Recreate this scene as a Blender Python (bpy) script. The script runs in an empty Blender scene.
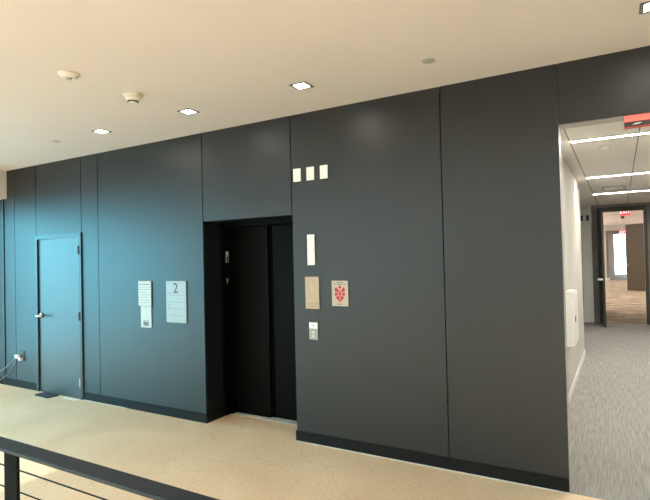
import bpy, bmesh, math, random
from mathutils import Vector, Matrix
random.seed(4)
S = bpy.context.scene
COL = S.collection

# ------------------------------------------------------------------ materials
def mat(name, col, rough=0.5, metal=0.0, spec=0.5, noise=None, bump=None, coat=0.0):
    """noise=(scale, amount, stretch xyz) varies colour; bump=(scale, strength, stretch)"""
    m = bpy.data.materials.new(name); m.use_nodes = True
    nt = m.node_tree; b = nt.nodes['Principled BSDF']
    b.inputs['Base Color'].default_value = (*col, 1)
    b.inputs['Roughness'].default_value = rough
    b.inputs['Metallic'].default_value = metal
    b.inputs['Specular IOR Level'].default_value = spec
    b.inputs['Coat Weight'].default_value = coat
    def coords(stretch):
        tc = nt.nodes.new('ShaderNodeTexCoord'); mp = nt.nodes.new('ShaderNodeMapping')
        mp.inputs['Scale'].default_value = stretch
        nt.links.new(tc.outputs['Object'], mp.inputs['Vector']); return mp.outputs['Vector']
    if noise:
        n = nt.nodes.new('ShaderNodeTexNoise'); n.inputs['Scale'].default_value = noise[0]
        n.inputs['Detail'].default_value = 5
        nt.links.new(coords(noise[2]), n.inputs['Vector'])
        r = nt.nodes.new('ShaderNodeValToRGB'); a = noise[1]
        r.color_ramp.elements[0].position = .3; r.color_ramp.elements[1].position = .7
        r.color_ramp.elements[0].color = (*[c*(1-a) for c in col], 1)
        r.color_ramp.elements[1].color = (*[min(1, c*(1+a)) for c in col], 1)
        nt.links.new(n.outputs['Fac'], r.inputs['Fac']); nt.links.new(r.outputs['Color'], b.inputs['Base Color'])
    if bump:
        n = nt.nodes.new('ShaderNodeTexNoise'); n.inputs['Scale'].default_value = bump[0]
        n.inputs['Detail'].default_value = 3
        nt.links.new(coords(bump[2]), n.inputs['Vector'])
        bp = nt.nodes.new('ShaderNodeBump'); bp.inputs['Strength'].default_value = bump[1]
        bp.inputs['Distance'].default_value = .002
        nt.links.new(n.outputs['Fac'], bp.inputs['Height']); nt.links.new(bp.outputs['Normal'], b.inputs['Normal'])
    return m

def emis(name, col, k):
    m = bpy.data.materials.new(name); m.use_nodes = True; nt = m.node_tree
    b = nt.nodes['Principled BSDF']; b.inputs['Base Color'].default_value = (*[min(c, .9) for c in col], 1)
    b.inputs['Emission Color'].default_value = (*col, 1); b.inputs['Emission Strength'].default_value = k
    return m

U = (1, 1, 1)
M = {}
M['panel'] = mat('charcoal_panel', (.0045, .0058, .0068), .42, 0, .70, noise=(3, .10, (9, 9, .3)), bump=(9, .12, (9, 9, .25)))
M['door_paint'] = mat('charcoal_door_paint', (.026, .029, .031), .38, 0, .8, noise=(4, .07, (8, 8, .3)), bump=(9, .08, (9, 9, .3)))
M['frame_paint'] = mat('charcoal_frame_paint', (.024, .027, .029), .33, noise=(5, .04, U))
M['substrate'] = mat('reveal_black', (.008, .008, .009), .7, noise=(5, .1, U))
M['base'] = mat('rubber_base_black', (.006, .0055, .005), .55, 0, .2, noise=(6, .12, U))
M['caulk'] = mat('white_caulk', (.62, .60, .55), .6, noise=(20, .15, U))
M['elev'] = mat('black_elevator_steel', (.0022, .0018, .0014), .42, 0, .07, noise=(8, .12, (10, 10, .3)), bump=(30, .08, (20, 20, .4)))
M['elev_gap'] = mat('black_gap', (.0015, .0015, .0015), .8, 0, .02, noise=(8, .1, U))
M['recess'] = mat('dark_recess_paint', (.0075, .0095, .0100), .45, 0, .3, noise=(5, .08, U))
M['ceil'] = mat('ceiling_paint', (.712, .642, .618), .9, noise=(1.2, .015, U), bump=(180, .05, U))
M['white_wall'] = mat('warm_white_paint', (.56, .535, .49), .75, noise=(2, .02, U), bump=(150, .05, U))
M['grey_wall'] = mat('grey_wall_paint', (.25, .24, .22), .75, noise=(2, .03, U), bump=(150, .05, U))
M['white'] = mat('white_plastic', (.80, .79, .75), .4, noise=(30, .03, U))
M['card'] = mat('white_card', (.86, .86, .81), .6, noise=(40, .03, U))
M['detector'] = mat('detector_plastic', (.74, .69, .62), .45, noise=(30, .03, U))
M['slot'] = mat('dark_slot', (.05, .045, .04), .6, noise=(30, .1, U))
M['lamp_trim'] = mat('lamp_trim_grey', (.20, .18, .155), .4, noise=(20, .05, U))
M['trim_grey'] = mat('light_trim', (.42, .40, .37), .4, noise=(20, .05, U))
M['steel'] = mat('satin_steel', (.62, .61, .59), .3, 1.0, noise=(30, .06, (1, 1, 12)))
M['bronze'] = mat('brushed_bronze_plate', (.46, .34, .235), .5, .35, noise=(26, .10, (14, 14, .6)))
M['beige_plate'] = mat('beige_plate', (.50, .41, .325), .55, .15, noise=(25, .06, (10, 10, 1)))
M['call_metal'] = mat('brushed_call_panel', (.36, .335, .31), .5, .3, noise=(30, .06, (10, 10, 1)))
M['pale_sign'] = mat('pale_sign', (.50, .52, .50), .45, noise=(12, .05, (1, 1, 6)))
M['sign'] = mat('silver_sign', (.33, .345, .335), .42, .2, noise=(12, .05, (1, 1, 6)))
M['sign_edge'] = mat('sign_edge_dark', (.08, .085, .085), .5, noise=(20, .1, U))
M['ink'] = mat('dark_ink', (.05, .055, .06), .6, noise=(50, .1, U))
M['faint'] = mat('faint_print', (.17, .18, .18), .6, noise=(50, .1, U))
M['tan_print'] = mat('engraved_brown', (.33, .22, .13), .6, noise=(50, .1, U))
M['red'] = mat('red_print', (.50, .018, .016), .6, noise=(40, .08, U))
M['redbox'] = mat('red_sign_housing', (.62, .06, .055), .35, noise=(20, .06, U))
M['exit_red'] = emis('exit_red_glow', (1.0, .03, .045), 1.1)
M['exit_white'] = emis('exit_letter_glow', (1, .85, .82), 1.0)
M['exit_front'] = emis('exit_front_glow', (1.0, .16, .13), .26)
M['lens'] = emis('downlight_lens', (1.0, .93, .82), 40)
M['far_fill'] = emis('far_fill_glow', (1.0, .93, .82), 15.0)
M['strip'] = emis('linear_light_lens', (1.0, .96, .88), 98.0)
M['rail'] = mat('rail_grey_paint', (.012, .0145, .018), .48, 0, .3, noise=(20, .10, (1, 8, 8)))
M['post'] = mat('rail_post_paint', (.005, .0055, .006), .6, 0, .03, noise=(20, .1, U))
M['cable'] = mat('steel_cable', (.012, .011, .010), .6, .0, .08, noise=(90, .2, U))
M['mat'] = mat('navy_mat', (.035, .04, .065), .85, noise=(80, .25, U), bump=(200, .4, U))
M['cord'] = mat('grey_cord', (.24, .26, .27), .5, noise=(30, .05, U))
M['black_plastic'] = mat('black_plastic', (.02, .02, .022), .45, noise=(30, .1, U))
M['bronze_frame'] = mat('dark_door_frame', (.055, .05, .042), .4, .2, noise=(20, .08, U))
M['wood'] = mat('brown_wood', (.085, .064, .046), .5, noise=(5, .18, (8, 8, .5)))
M['column'] = mat('grey_column', (.33, .31, .31), .7, noise=(6, .04, U))

def node_floor():
    m = bpy.data.materials.new('polished_concrete'); m.use_nodes = True; nt = m.node_tree; L = nt.links
    b = nt.nodes['Principled BSDF']
    tc = nt.nodes.new('ShaderNodeTexCoord')
    def noise(s, d, dist=0):
        n = nt.nodes.new('ShaderNodeTexNoise'); n.inputs['Scale'].default_value = s; n.inputs['Detail'].default_value = d
        n.inputs['Distortion'].default_value = dist; L.new(tc.outputs['Object'], n.inputs['Vector']); return n.outputs['Fac']
    def ramp(f, p0, c0, p1, c1):
        r = nt.nodes.new('ShaderNodeValToRGB'); e = r.color_ramp.elements
        e[0].position, e[1].position = p0, p1; e[0].color = (*c0, 1); e[1].color = (*c1, 1); L.new(f, r.inputs['Fac']); return r.outputs['Color']
    def mul(a, c):
        x = nt.nodes.new('ShaderNodeMix'); x.data_type = 'RGBA'; x.blend_type = 'MULTIPLY'; x.inputs['Factor'].default_value = 1
        L.new(a, x.inputs[6]); L.new(c, x.inputs[7]); return x.outputs[2]
    c = ramp(noise(1.1, 8, .6), .3, (.76, .540, .345), .7, (.88, .663, .450))
    c = mul(c, ramp(noise(34, 6), .35, (.90, .89, .87), .6, (1, 1, 1)))
    c = mul(c, ramp(noise(120, 3), .33, (.88, .87, .85), .5, (1, 1, 1)))
    # hairline cracks
    v = nt.nodes.new('ShaderNodeTexVoronoi'); v.feature = 'DISTANCE_TO_EDGE'; v.inputs['Scale'].default_value = .42
    wn = nt.nodes.new('ShaderNodeTexNoise'); wn.inputs['Scale'].default_value = 2.5; L.new(tc.outputs['Object'], wn.inputs['Vector'])
    va = nt.nodes.new('ShaderNodeMix'); va.data_type = 'RGBA'; va.blend_type = 'ADD'; va.inputs['Factor'].default_value = .35
    L.new(tc.outputs['Object'], va.inputs[6]); L.new(wn.outputs['Color'], va.inputs[7]); L.new(va.outputs[2], v.inputs['Vector'])
    c = mul(c, ramp(v.outputs['Distance'], 0, (.90, .88, .85), .004, (1, 1, 1)))
    L.new(c, b.inputs['Base Color'])
    b.inputs['Roughness'].default_value = .52; b.inputs['Specular IOR Level'].default_value = .35
    return m
M['concrete'] = node_floor()

def node_carpet(name, c0, c1, stretch, scale, band=None):
    m = bpy.data.materials.new(name); m.use_nodes = True; nt = m.node_tree; L = nt.links
    b = nt.nodes['Principled BSDF']; tc = nt.nodes.new('ShaderNodeTexCoord')
    mp = nt.nodes.new('ShaderNodeMapping'); mp.inputs['Scale'].default_value = stretch; L.new(tc.outputs['Object'], mp.inputs['Vector'])
    n = nt.nodes.new('ShaderNodeTexNoise'); n.inputs['Scale'].default_value = scale; n.inputs['Detail'].default_value = 8
    n.inputs['Roughness'].default_value = .75; L.new(mp.outputs['Vector'], n.inputs['Vector'])
    r = nt.nodes.new('ShaderNodeValToRGB'); e = r.color_ramp.elements
    e[0].position, e[1].position = .36, .64; e[0].color = (*c0, 1); e[1].color = (*c1, 1)
    L.new(n.outputs['Fac'], r.inputs['Fac']); L.new(r.outputs['Color'], b.inputs['Base Color'])
    b.inputs['Roughness'].default_value = .95; b.inputs['Specular IOR Level'].default_value = .1
    bp = nt.nodes.new('ShaderNodeBump'); bp.inputs['Strength'].default_value = .4; bp.inputs['Distance'].default_value = .003
    L.new(n.outputs['Fac'], bp.inputs['Height']); L.new(bp.outputs['Normal'], b.inputs['Normal'])
    return m
M['carpet'] = node_carpet('grey_corridor_carpet', (.235, .225, .212), (.41, .395, .375), (14, .7, 1), 5)
M['far_carpet'] = node_carpet('tan_patterned_carpet', (.075, .055, .038), (.50, .41, .32), (1.2, 4, 1), 1.3)

def node_grid_ceiling():
    m = bpy.data.materials.new('corridor_ceiling_tile'); m.use_nodes = True; nt = m.node_tree; L = nt.links
    b = nt.nodes['Principled BSDF']; tc = nt.nodes.new('ShaderNodeTexCoord'); sp = nt.nodes.new('ShaderNodeSeparateXYZ')
    L.new(tc.outputs['Object'], sp.inputs[0])
    def mth(op, a, v=None):
        x = nt.nodes.new('ShaderNodeMath'); x.operation = op; L.new(a, x.inputs[0])
        if v is not None: x.inputs[1].default_value = v
        return x.outputs[0]
    f = mth('LESS_THAN', mth('FRACT', mth('MULTIPLY', mth('ADD', sp.outputs[0], .4175 + 6.15), 1/.615)), .017)
    n = nt.nodes.new('ShaderNodeTexNoise'); n.inputs['Scale'].default_value = 60; L.new(tc.outputs['Object'], n.inputs['Vector'])
    r = nt.nodes.new('ShaderNodeValToRGB'); r.color_ramp.elements[0].color = (.72, .69, .63, 1); r.color_ramp.elements[1].color = (.78, .75, .69, 1)
    L.new(n.outputs['Fac'], r.inputs['Fac'])
    x = nt.nodes.new('ShaderNodeMix'); x.data_type = 'RGBA'; L.new(f, x.inputs['Factor']); L.new(r.outputs['Color'], x.inputs[6])
    x.inputs[7].default_value = (.16, .15, .135, 1); L.new(x.outputs[2], b.inputs['Base Color'])
    b.inputs['Roughness'].default_value = .9
    return m
M['grid_ceil'] = node_grid_ceiling()

def node_glass():
    m = bpy.data.materials.new('window_glass'); m.use_nodes = True; nt = m.node_tree; nt.nodes.clear()
    o = nt.nodes.new('ShaderNodeOutputMaterial'); t = nt.nodes.new('ShaderNodeBsdfTransparent'); g = nt.nodes.new('ShaderNodeBsdfGlossy')
    t.inputs['Color'].default_value = (.90, .96, .98, 1); g.inputs['Roughness'].default_value = .02
    x = nt.nodes.new('ShaderNodeMixShader'); x.inputs[0].default_value = .06
    nt.links.new(t.outputs[0], x.inputs[1]); nt.links.new(g.outputs[0], x.inputs[2]); nt.links.new(x.outputs[0], o.inputs[0])
    return m
M['glass'] = node_glass()

# ------------------------------------------------------------------ mesh helpers
class MB:
    def __init__(s): s.bm = bmesh.new()
    def box(s, x0, x1, y0, y1, z0, z1, rot=None, bevel=0):
        b2 = bmesh.new()
        bmesh.ops.create_cube(b2, size=1)
        c = Vector(((x0+x1)/2, (y0+y1)/2, (z0+z1)/2))
        for v in b2.verts: v.co = Vector((v.co.x*abs(x1-x0), v.co.y*abs(y1-y0), v.co.z*abs(z1-z0)))
        if bevel: bmesh.ops.bevel(b2, geom=b2.edges[:], offset=bevel, segments=2, affect='EDGES', profile=.5)
        if rot: bmesh.ops.transform(b2, matrix=rot, verts=b2.verts)
        bmesh.ops.translate(b2, vec=c, verts=b2.verts)
        s._add(b2); return s
    def _add(s, b2):
        me = bpy.data.meshes.new('tmp'); b2.to_mesh(me); b2.free(); s.bm.from_mesh(me); bpy.data.meshes.remove(me)
    def prism(s, pts, axis, a0, a1):
        """extrude polygon pts (2-D) along axis 'x','y' or 'z' from a0 to a1"""
        def P(u, v, w): return {'x': (w, u, v), 'y': (u, w, v), 'z': (u, v, w)}[axis]
        b2 = bmesh.new()
        A = [b2.verts.new(P(u, v, a0)) for u, v in pts]; B = [b2.verts.new(P(u, v, a1)) for u, v in pts]
        n = len(pts); b2.faces.new(A); b2.faces.new(B[::-1])
        for i in range(n): b2.faces.new((A[i], B[i], B[(i+1) % n], A[(i+1) % n]))
        bmesh.ops.recalc_face_normals(b2, faces=b2.faces); s._add(b2); return s
    def lathe(s, prof, c, axis='z', n=32):
        """prof list of (radius, offset along axis)"""
        b2 = bmesh.new(); rings = []
        for r, h in prof:
            ring = []
            for k in range(n):
                a = 2*math.pi*k/n; u, v = r*math.cos(a), r*math.sin(a)
                p = {'z': (u, v, h), 'y': (u, h, v), 'x': (h, u, v)}[axis]
                ring.append(b2.verts.new(Vector(p) + Vector(c)))
            rings.append(ring)
        for a, b in zip(rings, rings[1:]):
            for k in range(n): b2.faces.new((a[k], a[(k+1) % n], b[(k+1) % n], b[k]))
        b2.faces.new(rings[0]); b2.faces.new(rings[-1])
        bmesh.ops.recalc_face_normals(b2, faces=b2.faces); s._add(b2); return s
    def tube(s, pts, r, n=8):
        pts = [Vector(p) for p in pts]; b2 = bmesh.new(); rings = []
        for i, p in enumerate(pts):
            d = (pts[min(i+1, len(pts)-1)] - pts[max(i-1, 0)]).normalized()
            up = Vector((0, 0, 1)) if abs(d.z) < .9 else Vector((1, 0, 0))
            a = d.cross(up).normalized(); b = d.cross(a)
            rings.append([b2.verts.new(p + r*(math.cos(2*math.pi*k/n)*a + math.sin(2*math.pi*k/n)*b)) for k in range(n)])
        for a, b in zip(rings, rings[1:]):
            for k in range(n): b2.faces.new((a[k], a[(k+1) % n], b[(k+1) % n], b[k]))
        b2.faces.new(rings[0]); b2.faces.new(rings[-1])
        bmesh.ops.recalc_face_normals(b2, faces=b2.faces); s._add(b2); return s
    def build(s, name, m, parent=None, smooth=False):
        me = bpy.data.meshes.new(name); s.bm.to_mesh(me); s.bm.free()
        me.materials.append(m)
        if smooth:
            for f in me.polygons: f.use_smooth = True
        o = bpy.data.objects.new(name, me); COL.objects.link(o)
        if parent:
            o.parent = parent
            o.matrix_parent_inverse = Matrix.Translation(-world_loc(parent))
        return o
def world_loc(o):
    v = Vector(o.location)
    if o.parent: return v if o.type != 'EMPTY' else v + world_loc(o.parent)
    return v
def tag(o, label=None, cat=None, group=None, kind=None):
    if label: o['label'] = label
    if cat: o['category'] = cat
    if group: o['group'] = group
    if kind: o['kind'] = kind
    return o
def thing(name, label, cat, loc=(0, 0, 0), group=None):
    o = bpy.data.objects.new(name, None); COL.objects.link(o); o.location = loc; o.empty_display_size = .1
    return tag(o, label, cat, group)
def struct(name, mb, m, parent=None):
    o = mb.build(name, m, parent)
    if not parent: o['kind'] = 'structure'
    return o
def box(*a, **k): return MB().box(*a, **k)
def sub(mb, name, m, part):
    """sub-part: child of a part whose own origin is the world origin"""
    o = mb.build(name, m); o.parent = part; o.matrix_parent_inverse = Matrix.Translation(-root_off(part)); return o
def root_off(o): return Vector((0, 0, 0))

def text_mesh(txt, size, m, name, loc, parent, width=None, rotz=0, depth=.0006, bold=0):
    """raised lettering on a surface facing -y (rotz=0), centred at loc"""
    cu = bpy.data.curves.new('t', 'FONT'); cu.body = txt; cu.size = size; cu.align_x = 'CENTER'; cu.align_y = 'CENTER'; cu.extrude = depth
    cu.offset = bold
    ob = bpy.data.objects.new('t', cu); COL.objects.link(ob)
    bpy.context.view_layer.update()
    me = bpy.data.meshes.new_from_object(ob.evaluated_get(bpy.context.evaluated_depsgraph_get()))
    bpy.data.objects.remove(ob); bpy.data.curves.remove(cu)
    sx = width if width else 1
    me.transform(Matrix.Translation(Vector(loc)) @ Matrix.Rotation(rotz, 4, 'Z') @ Matrix.Rotation(math.pi/2, 4, 'X') @ Matrix.Diagonal((sx, 1, 1, 1)))
    me.materials.clear(); me.materials.append(m); me.name = name
    o = bpy.data.objects.new(name, me); COL.objects.link(o)
    if parent:
        o.parent = parent; o.matrix_parent_inverse = Matrix.Translation(-world_loc(parent))
    return o

CZ = 3.155      # lobby ceiling
HZ = 2.912      # corridor ceiling
WX = -9.0       # window wall
# ------------------------------------------------------------------ setting: lobby
f = MB().box(WX-.2, 5, -10, 0, -.2, 0).box(-3.95, -2.70, 0, .52, -.2, 0)
struct('floor', f, M['concrete'])
struct('ceiling', MB().box(-7.8, 5, -4.6, .16, CZ, CZ+.2).box(-7.8, 5, -10, -8.4, CZ, CZ+.2).box(-7.8, -6.5, -8.4, -4.6, CZ, CZ+.2).box(4.2, 5, -8.4, -4.6, CZ, CZ+.2), M['ceil'])
sky = MB()
for x in (-6.46, -3.8, -1.15, 1.5, 4.16): sky.box(x-.04, x+.04, -8.4, -4.6, CZ+.08, CZ+.2)
for y in (-8.36, -4.64): sky.box(-6.42, 4.12, y-.04, y+.04, CZ+.08, CZ+.2)
w5 = struct('added_skylight', sky, M['trim_grey'])  # unseen skylight, added to bring daylight onto floor and ceiling
sub(box(-6.42, 4.12, -8.32, -4.68, CZ+.13, CZ+.14), 'pane', M['glass'], w5)
struct('trim_1', box(WX-.2, -7.8, -10, .16, 2.742, CZ+.2), M['ceil'])       # dropped bulkhead at the window side

g = .005
w = MB()
for a, b, z0 in [(-7.6, -7.06, 0), (-7.06, -6.04, 2.16), (-6.04, -5.70, 0), (-5.70, -3.91, 0), (-3.91, -2.742, 2.185),
                 (-2.742, -1.249, 0), (-1.249, -.362, 0), (-.362, 2.0, 2.704), (2.0, 5.0, 0)]:
    top = CZ
    w.box(a+g, b-g if b != -.362 else b, 0, .022, z0, top)
w.box(WX, -7.6-g, 0, .022, 0, 2.742)
w.box(-7.8, -7.6-g, 0, .022, 2.742, CZ)
# returns of the elevator recess are part of the wall cladding
struct('wall_back', w, M['panel'])
s = MB()
s.box(WX, -7.03, .022, .16, 0, CZ).box(-7.03, -6.06, .022, .16, 2.13, CZ).box(-6.06, -3.915, .022, .16, 0, CZ)
s.box(-3.915, -2.735, .022, .16, 2.19, CZ).box(-2.735, -.375, .022, .16, 0, CZ).box(-.375, 2.0, .022, .16, 2.709, CZ).box(2.0, 5.0, .022, .16, 0, CZ)
struct('wall_core', s, M['substrate'])
r = MB()
r.box(-3.96, -3.91, .022, .60, 0, 2.185).box(-2.742, -2.69, .022, .60, 0, 2.185).box(-3.96, -2.69, .022, .60, 2.185, 2.24)
struct('wall_recess', r, M['recess'])
struct('trim_2', MB().box(-.362-.02, -.362, .0225, .16, 0, 2.704).box(-.362, 2.0, .0225, .16, 2.700, 2.7085), M['trim_grey'])   # jamb and header return of the corridor opening
# baseboards
struct('baseboard_left', MB().box(WX, -7.072, -.009, 0, 0, .10).box(-6.028, -3.905, -.009, 0, 0, .10).box(-3.91, -3.901, 0, .27, 0, .10), M['base'])
struct('baseboard_right', MB().box(-2.747, -.362, -.009, 0, .006, .10).box(2.0, 5, -.009, 0, 0, .1), M['base'])
struct('trim_3', box(-2.745, -.362, -.014, -.0005, 0, .006), M['caulk'])
struct('trim_4', MB().box(-6.028, -5.2, -.014, -.0095, 0, .005), M['caulk'])
struct('trim_5', box(-7.905, -7.880, -.012, 0, 0, 2.742), M['frame_paint'])

# left window wall with sill, mullions; unseen pier added to bound the sun patch
lw = MB().box(WX-.2, WX, -.55, .16, 0, 2.742).box(WX-.2, WX, -10, -5.6, 0, 2.742)
struct('wall_left', lw, M['white_wall'])
wf = MB()
wf.box(WX-.12, WX-.04, -5.6, -.55, 0, .08).box(WX-.12, WX-.04, -5.6, -.55, 2.66, 2.742)
for y in (-.59, -2.25, -3.9, -5.56): wf.box(WX-.12, WX-.04, y-.035, y+.035, .08, 2.66)
wnd = struct('window_1', wf, M['bronze_frame'])
sub(box(WX-.085, WX-.075, -5.58, -.57, .08, 2.66), 'pane', M['glass'], wnd)
struct('wall_right', box(5, 5.2, -10, 0, 0, CZ), M['white_wall'])
struct('wall_front', MB().box(WX, 5, -10.2, -10, 0, .5).box(WX, 5, -10.2, -10, 2.75, CZ+.2).box(-5.5, .5, -10.2, -10, .5, 2.75).box(4.8, 5, -10.2, -10, .5, 2.75), M['grey_wall'])
wf = MB()
for x in (-8.95, -7.25, -5.54): wf.box(x-.04, x+.04, -10.14, -10.06, .5, 2.75)
for x in (.54, 2.65, 4.76): wf.box(x-.04, x+.04, -10.14, -10.06, .5, 2.75)
w2 = struct('added_front_window', wf, M['bronze_frame'])  # unseen windows behind the viewer, added for ceiling light and wall reflection
sub(box(-8.9, -5.58, -10.105, -10.095, .5, 2.75), 'pane', M['glass'], w2)
sub(box(.58, 4.72, -10.105, -10.095, .5, 2.75), 'pane', M['glass'], w2)

# ------------------------------------------------------------------ setting: corridor
struct('floor', MB().box(-.60, 2.0, .0, 10.25, -.15, .004).box(-3.0, -.60, 5.6, 12.9, -.15, .004), M['carpet'])
struct('ceiling', MB().box(-.7, 2.0, .16, 10.2, HZ, HZ+.2).box(-3, -.7, 5.4, 12.9, HZ, HZ+.2), M['grid_ceil'])
struct('wall_corridor_left', MB().box(-.70, -.555, .16, 5.6, 0, HZ).box(-3, -.7, 5.45, 5.6, 0, HZ), M['white_wall'])
struct('baseboard_corridor', MB().box(-.555, -.545, .16, 5.6, .004, .10).box(-.70, -.545, 5.6, 5.61, .004, .10), M['white'])
struct('wall_corridor_right', box(2.0, 2.15, .16, 10.3, 0, HZ), M['white_wall'])
struct('wall_corridor_end', MB().box(-.58, -.45, 10.2, 10.35, 0, HZ+.6).box(.60, 2.15, 10.2, 10.35, 0, HZ+.6).box(-.45, .60, 10.2, 10.35, 2.85, HZ+.6), M['grey_wall'])
struct('wall_column', box(-.80, -.58, 10.15, 10.6, 0, HZ), M['white'])
struct('wall_alcove', MB().box(-3.15, -3, 5.45, 13, 0, HZ).box(-1.25, -.58, 12.9, 13.05, 0, HZ).box(-3, -1.25, 12.9, 13.05, 2.6, HZ).box(-.70, -.58, 10.6, 12.9, 0, HZ), M['white_wall'])
struct('baseboard_alcove', MB().box(-1.25, -.70, 12.89, 12.9, .004, .10).box(-.80, -.58, 10.14, 10.15, .004, .09), M['white'])
w3 = struct('window_3', MB().box(-3, -2.94, 12.94, 13.0, 0, 2.6).box(-1.31, -1.25, 12.94, 13, 0, 2.6).box(-2.15, -2.09, 12.94, 13, 0, 2.6), M['bronze_frame'])
sub(box(-2.94, -1.31, 12.965, 12.975, 0, 2.6), 'pane', M['glass'], w3)

# ------------------------------------------------------------------ setting: far room
FZ = 3.42
struct('floor', box(-3, 4.5, 10.25, 39, -.15, .002), M['far_carpet'])
struct('ceiling', box(-3, 4.5, 10.35, 39, FZ, FZ+.2), M['ceil'])
struct('wall_far_left', MB().box(-3.15, -3, 13.05, 39, 0, FZ).box(-3, -.58, 13.05, 13.2, 0, FZ).box(-.72, -.58, 10.35, 13.05, HZ, FZ), M['white_wall'])
struct('wall_far_right', box(4.5, 4.65, 10.35, 39, 0, FZ), M['white_wall'])
struct('wall_far_partition', MB().box(.985, 4.5, 22.0, 22.2, 0, FZ).box(2.15, 4.5, 10.2, 10.35, 0, FZ), M['white_wall'])
struct('trim_6', MB().box(-3, -.70, 33, 33.3, 0, FZ).box(-.70, 4.5, 33, 33.3, 3.12, FZ), M['white_wall'])   # white portal
struct('wall_far_column', box(-.66, -.30, 33.4, 33.8, 0, 3.12), M['column'])
struct('wall_far_end', MB().box(-3, -.36, 38.8, 39, 0, FZ).box(1.2, 4.5, 38.8, 39, 0, FZ).box(-.36, 1.2, 38.8, 39, 3.1, FZ), M['column'])
w4 = struct('window_4', MB().box(-.36, -.29, 38.75, 38.85, 0, 3.1).box(.42, .48, 38.75, 38.85, 0, 3.1).box(1.14, 1.2, 38.75, 38.85, 0, 3.1).box(-.36, 1.2, 38.75, 38.85, 3.03, 3.1).box(-.36, 1.2, 38.75, 38.85, .0, .07), M['bronze_frame'])
sub(box(-.29, 1.14, 38.79, 38.80, .07, 3.03), 'pane', M['glass'], w4)

# ------------------------------------------------------------------ door_1 (dark metal door in the panelled wall)
d = MB()
d.box(-7.065, -7.020, -.018, .10, 0, 2.165).box(-6.080, -6.035, -.018, .10, 0, 2.165).box(-7.020, -6.080, -.018, .10, 2.110, 2.165)
door = struct('door_1', d, M['frame_paint'])
tag(door, 'dark painted metal door with silver lever, at the left end of the panelled wall', 'door')
leaf = sub(box(-7.014, -6.087, .004, .05, .012, 2.106, bevel=.002), 'door_leaf', M['door_paint'], door)
h = MB().lathe([(.024, -.020), (.034, -.014), (.036, 0)], (-6.955, 0, 1.055), 'y').lathe([(.014, -.075), (.014, 0)], (-6.955, 0, 1.055), 'y', 16)
h.tube([(-6.965, -.072, 1.055), (-6.93, -.074, 1.055), (-6.835, -.070, 1.055)], .015)
h.build('lever_handle', M['steel'], leaf, True)
for z in (1.938, 1.075, .216):
    hb = MB().lathe([(.010, -.055), (.010, .055)], (-6.083, -.022, z), 'z', 14)
    sub(hb, 'hinge', M['bronze_frame'] if z > 1 else M['steel'], door)
sub(box(-7.0, -6.1, -.004, .05, 0, .006), 'threshold', M['black_plastic'], door)

# ------------------------------------------------------------------ elevator
ev = thing('elevator', 'black two-panel elevator doorway recessed in the dark panelled wall', 'elevator', (-3.33, .40, 0))
fr = MB()
fr.box(-3.91, -3.868, .27, .60, .012, 2.185).box(-2.742, -2.785, .27, .60, .012, 2.185).box(-3.868, -2.785, .30, .60, 2.135, 2.185)
fr.box(-3.89, -3.85, .36, .60, .012, 2.15)
jam = fr.build('door_frame', M['elev'], ev)
box(-3.850, -3.362, .42, .45, .014, 2.136).build('door_panel', M['elev'], ev)
box(-3.362, -2.785, .455, .485, .014, 2.136).build('door_panel', M['elev'], ev)
box(-3.364, -3.322, .449, .4545, .014, 2.136).build('door_edge_seal', M['elev_gap'], ev)
box(-3.87, -2.785, .485, .60, 0, .012).build('back_sill', M['elev_gap'], ev)
box(-3.868, -2.785, .375, .485, .0005, .011).build('sill', M['trim_grey'], ev)
ip = box(-3.868, -3.8595, .305, .350, 1.735, 1.862, bevel=.002).build('indicator_plate', M['trim_grey'], ev)
sub(MB().lathe([(.012, 0), (.012, .003)], (-3.8595, .327, 1.832), 'x', 20), 'indicator_lens', M['card'], ip)
sub(box(-3.860, -3.858, .314, .341, 1.745, 1.80), 'indicator_window', M['slot'], ip)
k = MB().lathe([(.017, 0), (.017, .006), (.013, .009)], (-3.868, .327, 1.535), 'x', 24).box(-3.868, -3.862, .321, .333, 1.49, 1.525)
k.build('key_switch', M['steel'], ev)

# ------------------------------------------------------------------ corridor end door
d = MB().box(-.45, -.385, 10.15, 10.35, 0, 2.85).box(.53, .60, 10.15, 10.35, 0, 2.85).box(-.385, .53, 10.15, 10.35, 2.74, 2.85)
door2 = struct('door_2', d, M['bronze_frame'])
tag(door2, 'tall dark-framed doorway at the far end of the grey corridor, leaf swung open', 'door')
ang = math.radians(85.5)
hx, hy = -.385, 10.14
def dl(u0, u1, t0, t1, z0, z1, mb):   # leaf coordinates: u along leaf from hinge, t thickness
    c, s_ = math.cos(-ang), math.sin(-ang)
    P = lambda u, t: (hx + c*u - s_*t, hy + s_*u + c*t)
    mb.prism([P(u0, t0), P(u1, t0), P(u1, t1), P(u0, t1)], 'z', z0, z1); return mb
lf = MB()
dl(0, .10, -.02, .02, .012, 2.72, lf); dl(.80, .90, -.02, .02, .012, 2.72, lf); dl(.10, .80, -.02, .02, .012, .25, lf); dl(.10, .80, -.02, .02, 2.58, 2.72, lf)
leaf2 = sub(lf, 'door_leaf', M['bronze_frame'], door2)
pm = MB(); dl(.10, .80, -.004, .004, .25, 2.58, pm); pm.build('infill_panel', M['bronze_frame'], leaf2)
hm = MB(); dl(.81, .86, -.12, .12, 1.095, 1.14, hm); dl(.68, .86, .10, .125, 1.095, 1.14, hm); dl(.68, .86, -.125, -.10, 1.095, 1.14, hm)
hm.build('lever_handle', M['steel'], leaf2)
cl = MB().box(-.38, -.15, 10.08, 10.15, 2.745, 2.80).box(-.375, -.345, 9.75, 10.08, 2.73, 2.75)
sub(cl, 'door_closer', M['bronze_frame'], door2)

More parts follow.
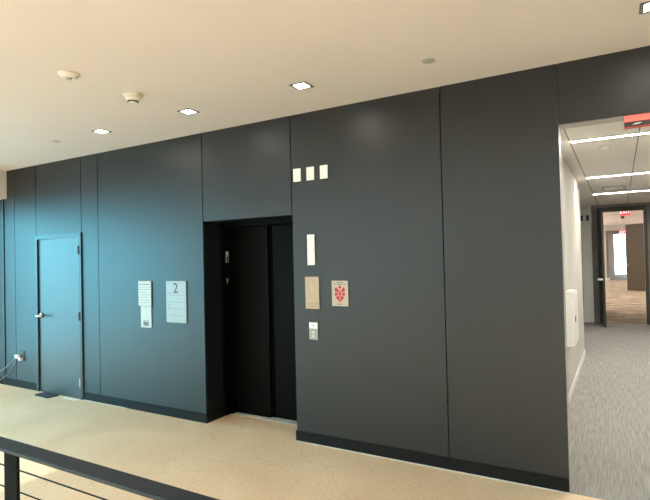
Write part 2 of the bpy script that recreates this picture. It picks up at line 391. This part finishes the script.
# ------------------------------------------------------------------ lights on the lobby ceiling
DL = [(-4.700, 'small square recessed downlight farthest left, above the teal-lit panel', ),
      (-3.437, 'square recessed downlight second from the left, above the elevator doorway'),
      (-2.180, 'square recessed downlight third from the left, above the three white cards'),
      (0.215, 'square recessed downlight cut by the right frame edge, above the corridor opening')]
def downlight():
    t = thing('recessed_downlight', DL[0][1], 'ceiling light', (0, 0, CZ), 'square downlights along the wall')
    o, i = .074, .050
    m = MB()
    for a in ((-o, o, -o, -i), (-o, o, i, o), (-o, -i, -i, i), (i, o, -i, i)): m.box(*a, CZ-.006, CZ-.0003, bevel=.0012)
    m.build('trim_ring', M['lamp_trim'], t)
    box(-i, i, -i, i, CZ-.004, CZ-.0005).build('lens', M['lens'], t)
    return t
def move_copy(src, loc, label):
    r = src.copy(); COL.objects.link(r); r.location = loc; r['label'] = label
    for c in list(src.children):
        cc = c.copy(); COL.objects.link(cc); cc.parent = r; cc.matrix_parent_inverse = c.matrix_parent_inverse.copy()
    return r
d0 = downlight()
for q, e in enumerate(DL):
    o = d0 if q == 0 else move_copy(d0, (e[0], -.658, CZ), e[1])
d0.location = (DL[0][0], -.658, CZ)

# detectors
def detector(loc, label, dep, rad, headed):
    t = thing('smoke_detector', label, 'smoke detector', loc, None)
    x, y, z = loc
    MB().lathe([(rad, -.0003), (rad, -.010), (rad*.93, -.016), (rad*.80, -.018)], loc, 'z', 40).build('mounting_base', M['detector'], t, False)
    MB().lathe([(rad*.86, -.016), (rad*.82, -dep*.5), (rad*.60, -dep*.72), (rad*.56, -dep*.74)], loc, 'z', 40).build('housing', M['detector'], t, False)
    if headed:
        m = MB()
        for k in range(10):
            a = 2*math.pi*k/10; c, s_ = math.cos(a), math.sin(a)
            m.box(x+c*rad*.47-.006, x+c*rad*.47+.006, y+s_*rad*.47-.006, y+s_*rad*.47+.006, z-dep*.9, z-dep*.72)
        m.build('vent_slots', M['slot'], t)
        MB().lathe([(rad*.42, -dep*.70), (rad*.42, -dep*.92), (rad*.48, -dep*.93), (rad*.34, -dep)], loc, 'z', 32).build('sensor_cap', M['detector'], t)
    else:
        MB().lathe([(rad*.30, -dep*.72), (rad*.24, -dep*.98), (rad*.2, -dep)], loc, 'z', 28).build('sensor_cap', M['trim_grey'], t)
detector((-3.465, -1.825, CZ), 'flat round white smoke detector on the lobby ceiling, farther left of the two', .042, .073, False)
detector((-3.470, -1.255, CZ), 'deeper stepped smoke detector with vented cap, right of the flat one on the ceiling', .070, .076, True)
def capplate(x, y, z, r, label):
    o = MB().lathe([(r, -.0003), (r, -.003), (r*.9, -.006), (r*.3, -.007)], (x, y, z), 'z', 32).build('concealed_sprinkler', M['trim_grey'])
    tag(o, label, 'sprinkler')
capplate(-5.495, -.66, CZ, .045, 'small flat round cover on ceiling near the bulkhead, above the left door')
capplate(-1.142, -.585, CZ, .048, 'small flat round cover on ceiling to the right of the third downlight')

# ------------------------------------------------------------------ signs and plates on the dark wall
W = -.0  # face of panels
def plate(name, label, cat, x0, x1, z0, z1, m, t=.008, group=None, bevel=.001):
    o = thing(name, label, cat, ((x0+x1)/2, 0, z0), group)
    b = box(x0, x1, -t, -.0004, z0, z1, bevel=bevel).build('plate', m, o)
    return o, b
# three small cards
for x0, x1, nm in ((-2.712, -2.628, 'small white card on dark wall, leftmost of the row of three'),
                   (-2.560, -2.478, 'small white card on dark wall, middle of the row of three'),
                   (-2.410, -2.330, 'small white card on dark wall, rightmost of the row of three')):
    o = box(x0, x1, -.012, -.0004, 2.502, 2.627, bevel=.002).build('wall_card', M['card']); tag(o, nm, 'card', 'row of three white cards')
o = box(-2.567, -2.488, -.016, -.0004, 1.694, 1.984, bevel=.002).build('wall_plate', M['card'])
tag(o, 'tall narrow white rectangular plate on dark wall above the bronze plaque', 'wall plate')
# bronze plaque
o, b = plate('wall_plaque', 'bronze-coloured tall plaque with engraved lines, right of the elevator', 'plaque', -2.602, -2.450, 1.279, 1.583, M['bronze'], .010)
m = MB()
m.box(-2.535, -2.520, -.0107, -.0099, 1.44, 1.52)
m.build('engraved_mark', M['beige_plate'], o)
m = MB()
for z, xa, xb in ((1.323, -2.59, -2.462), (1.300, -2.58, -2.475)):
    x = xa
    while x < xb-.008:
        wd = random.uniform(.008, .018); m.box(x, min(x+wd, xb), -.0107, -.0099, z, z+.009); x += wd+.005
m.build('engraved_text', M['tan_print'], o)
# emblem plaque
o, b = plate('emblem_sign', 'beige square sign with red shield emblem, right of the bronze plaque', 'sign', -2.312, -2.142, 1.312, 1.546, M['beige_plate'], .010)
cx, cz = -2.227, 1.428
m = MB()
def em(pts): m.prism([(cx+a, cz+b_) for a, b_ in pts], 'y', -.0112, -.0099)
em([(0, .080), (.016, .058), (.008, .046), (-.008, .046), (-.016, .058)])
for sg in (-1, 1):
    em([(sg*.012, .030), (sg*.042, .060), (sg*.054, .040), (sg*.050, .020), (sg*.020, .012)])
    em([(sg*.020, .006), (sg*.052, .010), (sg*.050, -.026), (sg*.022, -.012)])
    em([(sg*.010, -.018), (sg*.022, -.020), (sg*.046, -.034), (sg*.030, -.052), (sg*.008, -.076)])
    em([(sg*.006, .028), (sg*.014, .010), (sg*.014, -.012), (sg*.006, -.014)])
em([(-.004, .034), (.004, .034), (.004, -.078), (0, -.088), (-.004, -.078)])
m.build('red_emblem', M['red'], o)
m = MB()
for z, xa, xb, hh in ((1.528, -2.262, -2.195, .006), (1.512, -2.295, -2.160, .006), (1.328, -2.255, -2.200, .006)):
    x = xa
    while x < xb-.004:
        wd = random.uniform(.006, .014); m.box(x, min(x+wd, xb), -.0107, -.0099, z, z+hh); x += wd+.004
m.build('printed_text', M['ink'], o)
# call station
o, b = plate('call_button_panel', 'small steel elevator call panel with white upper half below the bronze plaque', 'button panel', -2.569, -2.474, .989, 1.151, M['call_metal'], .009)
box(-2.567, -2.476, -.0105, -.009, 1.093, 1.149).build('white_label', M['card'], o)
MB().lathe([(.010, -.0125), (.010, -.0104)], (-2.521, 0, 1.122), 'y', 20).build('arrow_mark', M['trim_grey'], o)
for z in (1.058, 1.022):
    MB().lathe([(.011, -.013), (.012, -.011), (.014, -.009)], (-2.521, 0, z), 'y', 24).build('button', M['steel'], o)
# "2" directory
o, b = plate('directory_sign', 'larger silver floor sign reading 2 with four ruled lines, left of the elevator', 'sign', -4.486, -4.175, 1.070, 1.538, M['sign'], .012)
box(-4.480, -4.168, -.009, -.0006, 1.062, 1.530).build('backing_plate', M['sign_edge'], o)
text_mesh('2', .160, M['ink'], 'numeral', (-4.335, -.0124, 1.452), o, width=1.02, bold=.001)
m = MB()
for z in (1.378, 1.300, 1.224, 1.146): m.box(-4.474, -4.187, -.0126, -.0118, z, z+.004)
m.build('ruled_lines', M['faint'], o)
m = MB()
for z, a, b_ in ((1.40, -4.46, -4.40), (1.262, -4.46, -4.42), (1.24, -4.46, -4.43)): m.box(a, b_, -.0126, -.0118, z, z+.006)
m.build('small_print', M['faint'], o)
# evacuation notice (upper) and restroom notice (lower)
o, b = plate('notice_sign', 'upper pale wall sign with lines of small print, left of the sign reading 2', 'sign', -4.950, -4.735, 1.245, 1.536, M['pale_sign'], .014)
box(-4.944, -4.728, -.011, -.0006, 1.240, 1.530).build('backing_plate', M['sign_edge'], o)
m = MB()
for z, a, b_, hh in ((1.492, -4.935, -4.75, .010), (1.458, -4.945, -4.74, .003), (1.435, -4.93, -4.87, .006), (1.435, -4.85, -4.78, .006), (1.40, -4.93, -4.83, .005),
                     (1.372, -4.93, -4.76, .005), (1.345, -4.93, -4.80, .005), (1.31, -4.93, -4.77, .006), (1.28, -4.93, -4.78, .005)): m.box(a, b_, -.0146, -.0138, z, z+hh)
m.build('small_print', M['faint'], o)
o, b = plate('restroom_sign', 'lower pale wall sign with dark pictograms, directly below the small-print sign', 'sign', -4.918, -4.740, .990, 1.240, M['pale_sign'], .010)
m = MB()
for q, x in enumerate((-4.862, -4.829, -4.796)):
    m.lathe([(.009, -.0108), (.009, -.0098)], (x, 0, 1.068), 'y', 14)
    m.prism([(x-.012, 1.056), (x+.012, 1.056), (x+(.016 if q == 1 else .010), 1.012), (x-(.016 if q == 1 else .010), 1.012)], 'y', -.0108, -.0098)
m.build('pictograms', M['ink'], o)
m = MB().box(-4.845, -4.815, -.0108, -.0098, 1.215, 1.224)
m.build('small_print', M['faint'], o)

# ------------------------------------------------------------------ outlet, plug and cord, floor mat
o = thing('wall_outlet', 'dark wall outlet low on the panels left of the door', 'outlet', (-7.42, 0, .44))
box(-7.465, -7.375, -.008, -.0004, .39, .53, bevel=.003).build('cover_plate', M['black_plastic'], o)
box(-7.437, -7.403, -.010, -.008, .47, .51).build('receptacle', M['slot'], o)
o = thing('plugged_cord', 'pale cord with white plugs hanging from the wall outlet at left', 'cord', (-7.47, -.03, 0))
box(-7.455, -7.405, -.055, -.009, .398, .438, bevel=.006).build('plug', M['card'], o)
box(-7.545, -7.470, -.058, -.012, .425, .475, bevel=.008).build('plug', M['card'], o)
pts = []
P0, P1, P2 = Vector((-7.54, -.035, .445)), Vector((-7.80, -.09, .16)), Vector((-8.5, -.18, .0075))
for q in range(25):
    t = q/24; pts.append((1-t)**2*P0 + 2*t*(1-t)*P1 + t*t*P2)
MB().tube(pts, .007, 8).build('cable', M['cord'], o, True)
pts = []
P0, P1, P2 = Vector((-7.52, -.05, .43)), Vector((-7.56, -.10, .02)), Vector((-8.3, -.42, .0065))
for q in range(25):
    t = q/24; pts.append((1-t)**2*P0 + 2*t*(1-t)*P1 + t*t*P2)
MB().tube(pts, .005, 8).build('cable', M['cord'], o, True)
o = MB().prism([(-6.85, -.170), (-6.55, -.185), (-6.53, -.03), (-6.83, -.025)], 'z', .0005, .02).build('floor_mat', M['mat'])
tag(o, 'small dark navy pad on the floor against the teal-lit door', 'mat')
o = MB().prism([(-6.43, -.075), (-6.10, -.090), (-6.10, -.028), (-6.42, -.028)], 'z', .0004, .0016).build('white_strip', M['card'])  # thin white strip lying flat at the door foot
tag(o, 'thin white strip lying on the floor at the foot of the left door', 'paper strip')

# ------------------------------------------------------------------ guardrail
o = thing('guardrail', 'dark grey metal guardrail with thin cables in the left foreground', 'railing', (-2.0, -3.03, 0))
box(-5.5, .8, -3.058, -2.985, 1.056, 1.070, bevel=.003).build('handrail', M['rail'], o)
for x in (-4.8, -2.012, -.55+1.3):
    po = MB().box(x-.044, x+.044, -3.034, -3.022, 0, 1.056, bevel=.002).build('post', M['post'], o)
    sub(box(x-.05, x+.05, -3.06, -2.99, 0, .012), 'base_plate', M['post'], po)
for q in range(10):
    z = .988 - .081*q*1.0
    if z < .1: break
    MB().tube([(-5.5, -3.028, z), (.8, -3.028, z)], .0028, 6).build('cable', M['cable'], o)

# ------------------------------------------------------------------ corridor things
for q, (y, x1, nm) in enumerate(((1.76, 2.0, 'nearest linear ceiling light in the corridor'), (4.73, 2.0, 'second linear ceiling light along the corridor, behind the nearest'),
                                 (7.34, 2.0, 'farthest linear ceiling light in the corridor, beside the air vent'))):
    o = thing('linear_light', nm, 'ceiling light', (.8, y, HZ), 'linear corridor lights')
    MB().box(-.40, x1-.02, y-.030, y-.020, HZ-.006, HZ-.0004).box(-.40, x1-.02, y+.020, y+.030, HZ-.006, HZ-.0004).build('housing', M['white'], o)
    box(-.40, x1-.02, y-.020, y+.020, HZ-.005, HZ-.0004).build('lens', M['strip'], o)
o = thing('air_vent', 'slim pale linear air vent in the corridor ceiling before the farthest light', 'vent', (-.03, 6.5, HZ))
MB().box(-.24, .14, 6.20, 6.24, HZ-.012, HZ-.0004).box(-.24, .14, 6.72, 6.76, HZ-.012, HZ-.0004).box(-.24, -.20, 6.24, 6.72, HZ-.012, HZ-.0004).box(.10, .14, 6.24, 6.72, HZ-.012, HZ-.0004).build('frame', M['trim_grey'], o)
m = MB()
for q in range(5): m.box(-.20, .10, 6.26+q*.094, 6.32+q*.094, HZ-.010, HZ-.002)
m.build('slats', M['card'], o)  # slats coloured white to stand in for a reflected glint
o = thing('smoke_detector', 'flat white smoke detector on the corridor ceiling behind the nearest linear light', 'smoke detector', (-.096, 2.27, HZ))
MB().lathe([(.058, -.0004), (.058, -.010), (.05, -.014)], (-.096, 2.27, HZ), 'z', 36).build('mounting_base', M['white'], o)
MB().lathe([(.044, -.012), (.038, -.028), (.025, -.032)], (-.096, 2.27, HZ), 'z', 36).build('housing', M['white'], o)
o = MB().lathe([(.045, -.0004), (.045, -.006), (.02, -.012), (.02, -.04), (.012, -.045)], (.183, 6.60, HZ), 'z', 24).build('fire_sprinkler', M['white'])
tag(o, 'tiny white sprinkler head in the corridor ceiling beside the air vent', 'sprinkler')

# exit sign under the header of the opening
o = thing('exit_sign', 'long red exit sign bar fixed under the dark header of the corridor opening', 'exit sign', (.22, .04, 2.617))
box(.057, .40, .022, .062, 2.617, 2.7035, bevel=.002).build('housing', M['redbox'], o)
box(.059, .398, .0195, .0225, 2.659, 2.701).build('face', M['exit_front'], o)
box(.059, .398, .0197, .0225, 2.622, 2.656).build('lower_strip', M['slot'], o)
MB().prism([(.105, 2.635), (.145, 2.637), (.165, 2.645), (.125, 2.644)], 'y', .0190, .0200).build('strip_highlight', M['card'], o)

# wall cabinet
o = thing('wall_cabinet', 'white box cabinet mounted on the pale corridor wall just inside the opening', 'cabinet', (-.49, 2.4, .70))
box(-.5545, -.468, 2.36, 2.95, .668, 1.300, bevel=.003).build('body', M['white'], o)
box(-.468, -.460, 2.375, 2.935, .69, 1.28, bevel=.003).build('door', M['white'], o)
box(-.460, -.452, 2.42, 2.44, .95, 1.02, bevel=.003).build('latch', M['slot'], o)
# strobe
o = thing('emergency_light', 'small white wall fixture with two dark lamps on the white column at the corridor end', 'wall fixture', (-.69, 10.1, 2.58))
box(-.88, -.565, 10.07, 10.149, 2.47, 2.75, bevel=.008).build('housing', M['white'], o)
for x in (-.785, -.655):
    box(x-.030, x+.030, 10.05, 10.0705, 2.54, 2.68, bevel=.004).build('lamp', M['slot'], o)

# far-room signs
def far_exit(x, y, z, w_, h_, label):
    o = thing('exit_sign', label, 'exit sign', (x, y, z), 'far exit signs')
    box(x-w_/2, x+w_/2, y-.02, y+.02, z-h_/2, z+h_/2, bevel=.003).build('housing', M['exit_red'], o)
    box(x-.015, x+.015, y-.015, y+.015, z+h_/2, FZ-.0004).build('stem', M['white'], o)
    text_mesh('EXIT', h_*.75, M['exit_white'], 'lettering', (x, y-.0206, z), o)
far_exit(.178, 12.5, 2.862, .25, .165, 'glowing red exit sign just beyond the open corridor-end doorway, nearer and larger')
far_exit(.185, 24, 2.69, .30, .17, 'glowing red exit sign farther back, in front of the bright far window')
o = thing('ceiling_camera', 'small black device hanging on a thin stem under the nearer far-room exit sign', 'camera', (.12, 12.6, 2.73))
MB().lathe([(.0, -.05), (.035, -.04), (.045, 0), (.045, .03)], (.115, 12.6, 2.735), 'z', 20).build('dome', M['black_plastic'], o)
box(.11, .12, 12.595, 12.605, 2.76, FZ-.0004).build('stem', M['white'], o)
# brown wood door standing open
o = thing('wood_door', 'tall brown wood door standing open in the far room beyond the corridor', 'door', (.64, 22.3, 0))
MB().prism([(.285, 22.52), (.975, 21.93), (1.0, 21.96), (.315, 22.555)], 'z', .008, 2.97).build('door_leaf', M['wood'], o)
MB().box(.27, .35, 22.34, 22.50, 1.09, 1.15).build('lever_handle', M['steel'], o)
# far room fill lights, added out of view to brighten it
for x, nm in ((-1.9, 'left'), (2.6, 'right')):
    o = thing('linear_light', 'long added fill light, out of view, along the %s side of the far room' % nm, 'ceiling light', (x, 18, FZ))
    box(x-.08, x+.08, 13.4, 21.6, FZ-.50, FZ-.44, bevel=.01).build('lens', M['far_fill'], o)
    for yy in (14, 17.6, 21.2): box(x-.01, x+.01, yy-.01, yy+.01, FZ-.44, FZ-.0004).build('hanger', M['white'], o)

for x, nm in ((-1.9, 'left'), (2.6, 'right')):  # second added pair, to brighten the far ceiling
    o = thing('linear_light', 'added unseen fill light on the %s beyond the wood door in the far room' % nm, 'ceiling light', (x, 28, FZ))
    box(x-.08, x+.08, 23.4, 31.6, FZ-.50, FZ-.44, bevel=.01).build('lens', M['far_fill'], o)
    for yy in (24, 27.6, 31.2): box(x-.01, x+.01, yy-.01, yy+.01, FZ-.44, FZ-.0004).build('hanger', M['white'], o)

# ------------------------------------------------------------------ light
wd = bpy.data.worlds.new('World'); S.world = wd; wd.use_nodes = True; nt = wd.node_tree; nt.nodes.clear(); L = nt.links
out = nt.nodes.new('ShaderNodeOutputWorld'); bg = nt.nodes.new('ShaderNodeBackground'); L.new(bg.outputs[0], out.inputs[0])
tc = nt.nodes.new('ShaderNodeTexCoord'); sp = nt.nodes.new('ShaderNodeSeparateXYZ'); L.new(tc.outputs['Generated'], sp.inputs[0])
def wmap(src, a, b):
    n = nt.nodes.new('ShaderNodeMapRange'); n.interpolation_type = 'SMOOTHSTEP'
    n.inputs['From Min'].default_value = a; n.inputs['From Max'].default_value = b; L.new(src, n.inputs['Value']); return n.outputs['Result']
def wmix(f, a, b):
    x = nt.nodes.new('ShaderNodeMix'); x.data_type = 'RGBA'; L.new(f, x.inputs['Factor'])
    for i, c in ((6, a), (7, b)):
        if isinstance(c, tuple): x.inputs[i].default_value = (*c, 1)
        else: L.new(c, x.inputs[i])
    return x.outputs[2]
SKY_W = (1.8, 6.0, 7.5)       # towards -x: open blue sky
SKY_S = (2.5, 2.4, 2.25)     # behind the viewer: hazy warm brightness
SKY_Z = (5.7, 5.15, 4.5)       # overhead
SKY_N = (5.5, 7.4, 7.9)
c = wmix(wmap(sp.outputs[0], -.35, -.75), SKY_S, SKY_W)
c = wmix(wmap(sp.outputs[1], .3, .7), c, SKY_N)
c = wmix(wmap(sp.outputs[2], .45, .75), c, SKY_Z)
gr = wmix(wmap(sp.outputs[0], -.35, -.75), (1.4, 1.38, 1.30), (1.1, 2.3, 2.7))
c = wmix(wmap(sp.outputs[2], .0, -.06), c, gr)
L.new(c, bg.inputs['Color']); bg.inputs['Strength'].default_value = 1.0

sun = bpy.data.lights.new('sun', 'SUN'); sun.energy = 1.9; sun.angle = .0015; sun.color = (1, .90, .77)
so = bpy.data.objects.new('sun', sun); COL.objects.link(so)
dv = Vector((1, -.172, -.540)).normalized()
so.rotation_euler = dv.to_track_quat('-Z', 'Y').to_euler()

# ------------------------------------------------------------------ camera
cam = bpy.data.cameras.new('camera'); co = bpy.data.objects.new('camera', cam); COL.objects.link(co)
yaw, pitch, roll, fpx = -.525559, .01662987, -.02309070, 504.1229
fw = Vector((math.sin(yaw)*math.cos(pitch), math.cos(yaw)*math.cos(pitch), math.sin(pitch)))
r0 = Vector((math.cos(yaw), -math.sin(yaw), 0)); u0 = r0.cross(fw)
rr = r0*math.cos(roll) + u0*math.sin(roll); uu = rr.cross(fw)
mw = Matrix.Identity(4)
for i in range(3): mw[i][0], mw[i][1], mw[i][2] = rr[i], uu[i], -fw[i]
mw[0][3], mw[1][3], mw[2][3] = 0, -4.088833, 1.753862
co.matrix_world = mw
cam.sensor_fit = 'HORIZONTAL'; cam.sensor_width = 36; cam.lens = 505.2*36/650; cam.shift_x = -.8/650; cam.shift_y = 0; cam.clip_end = 200
S.camera = co
S.view_settings.view_transform = 'Standard'; S.view_settings.look = 'None'; S.view_settings.gamma = 1; S.view_settings.exposure = 1.1
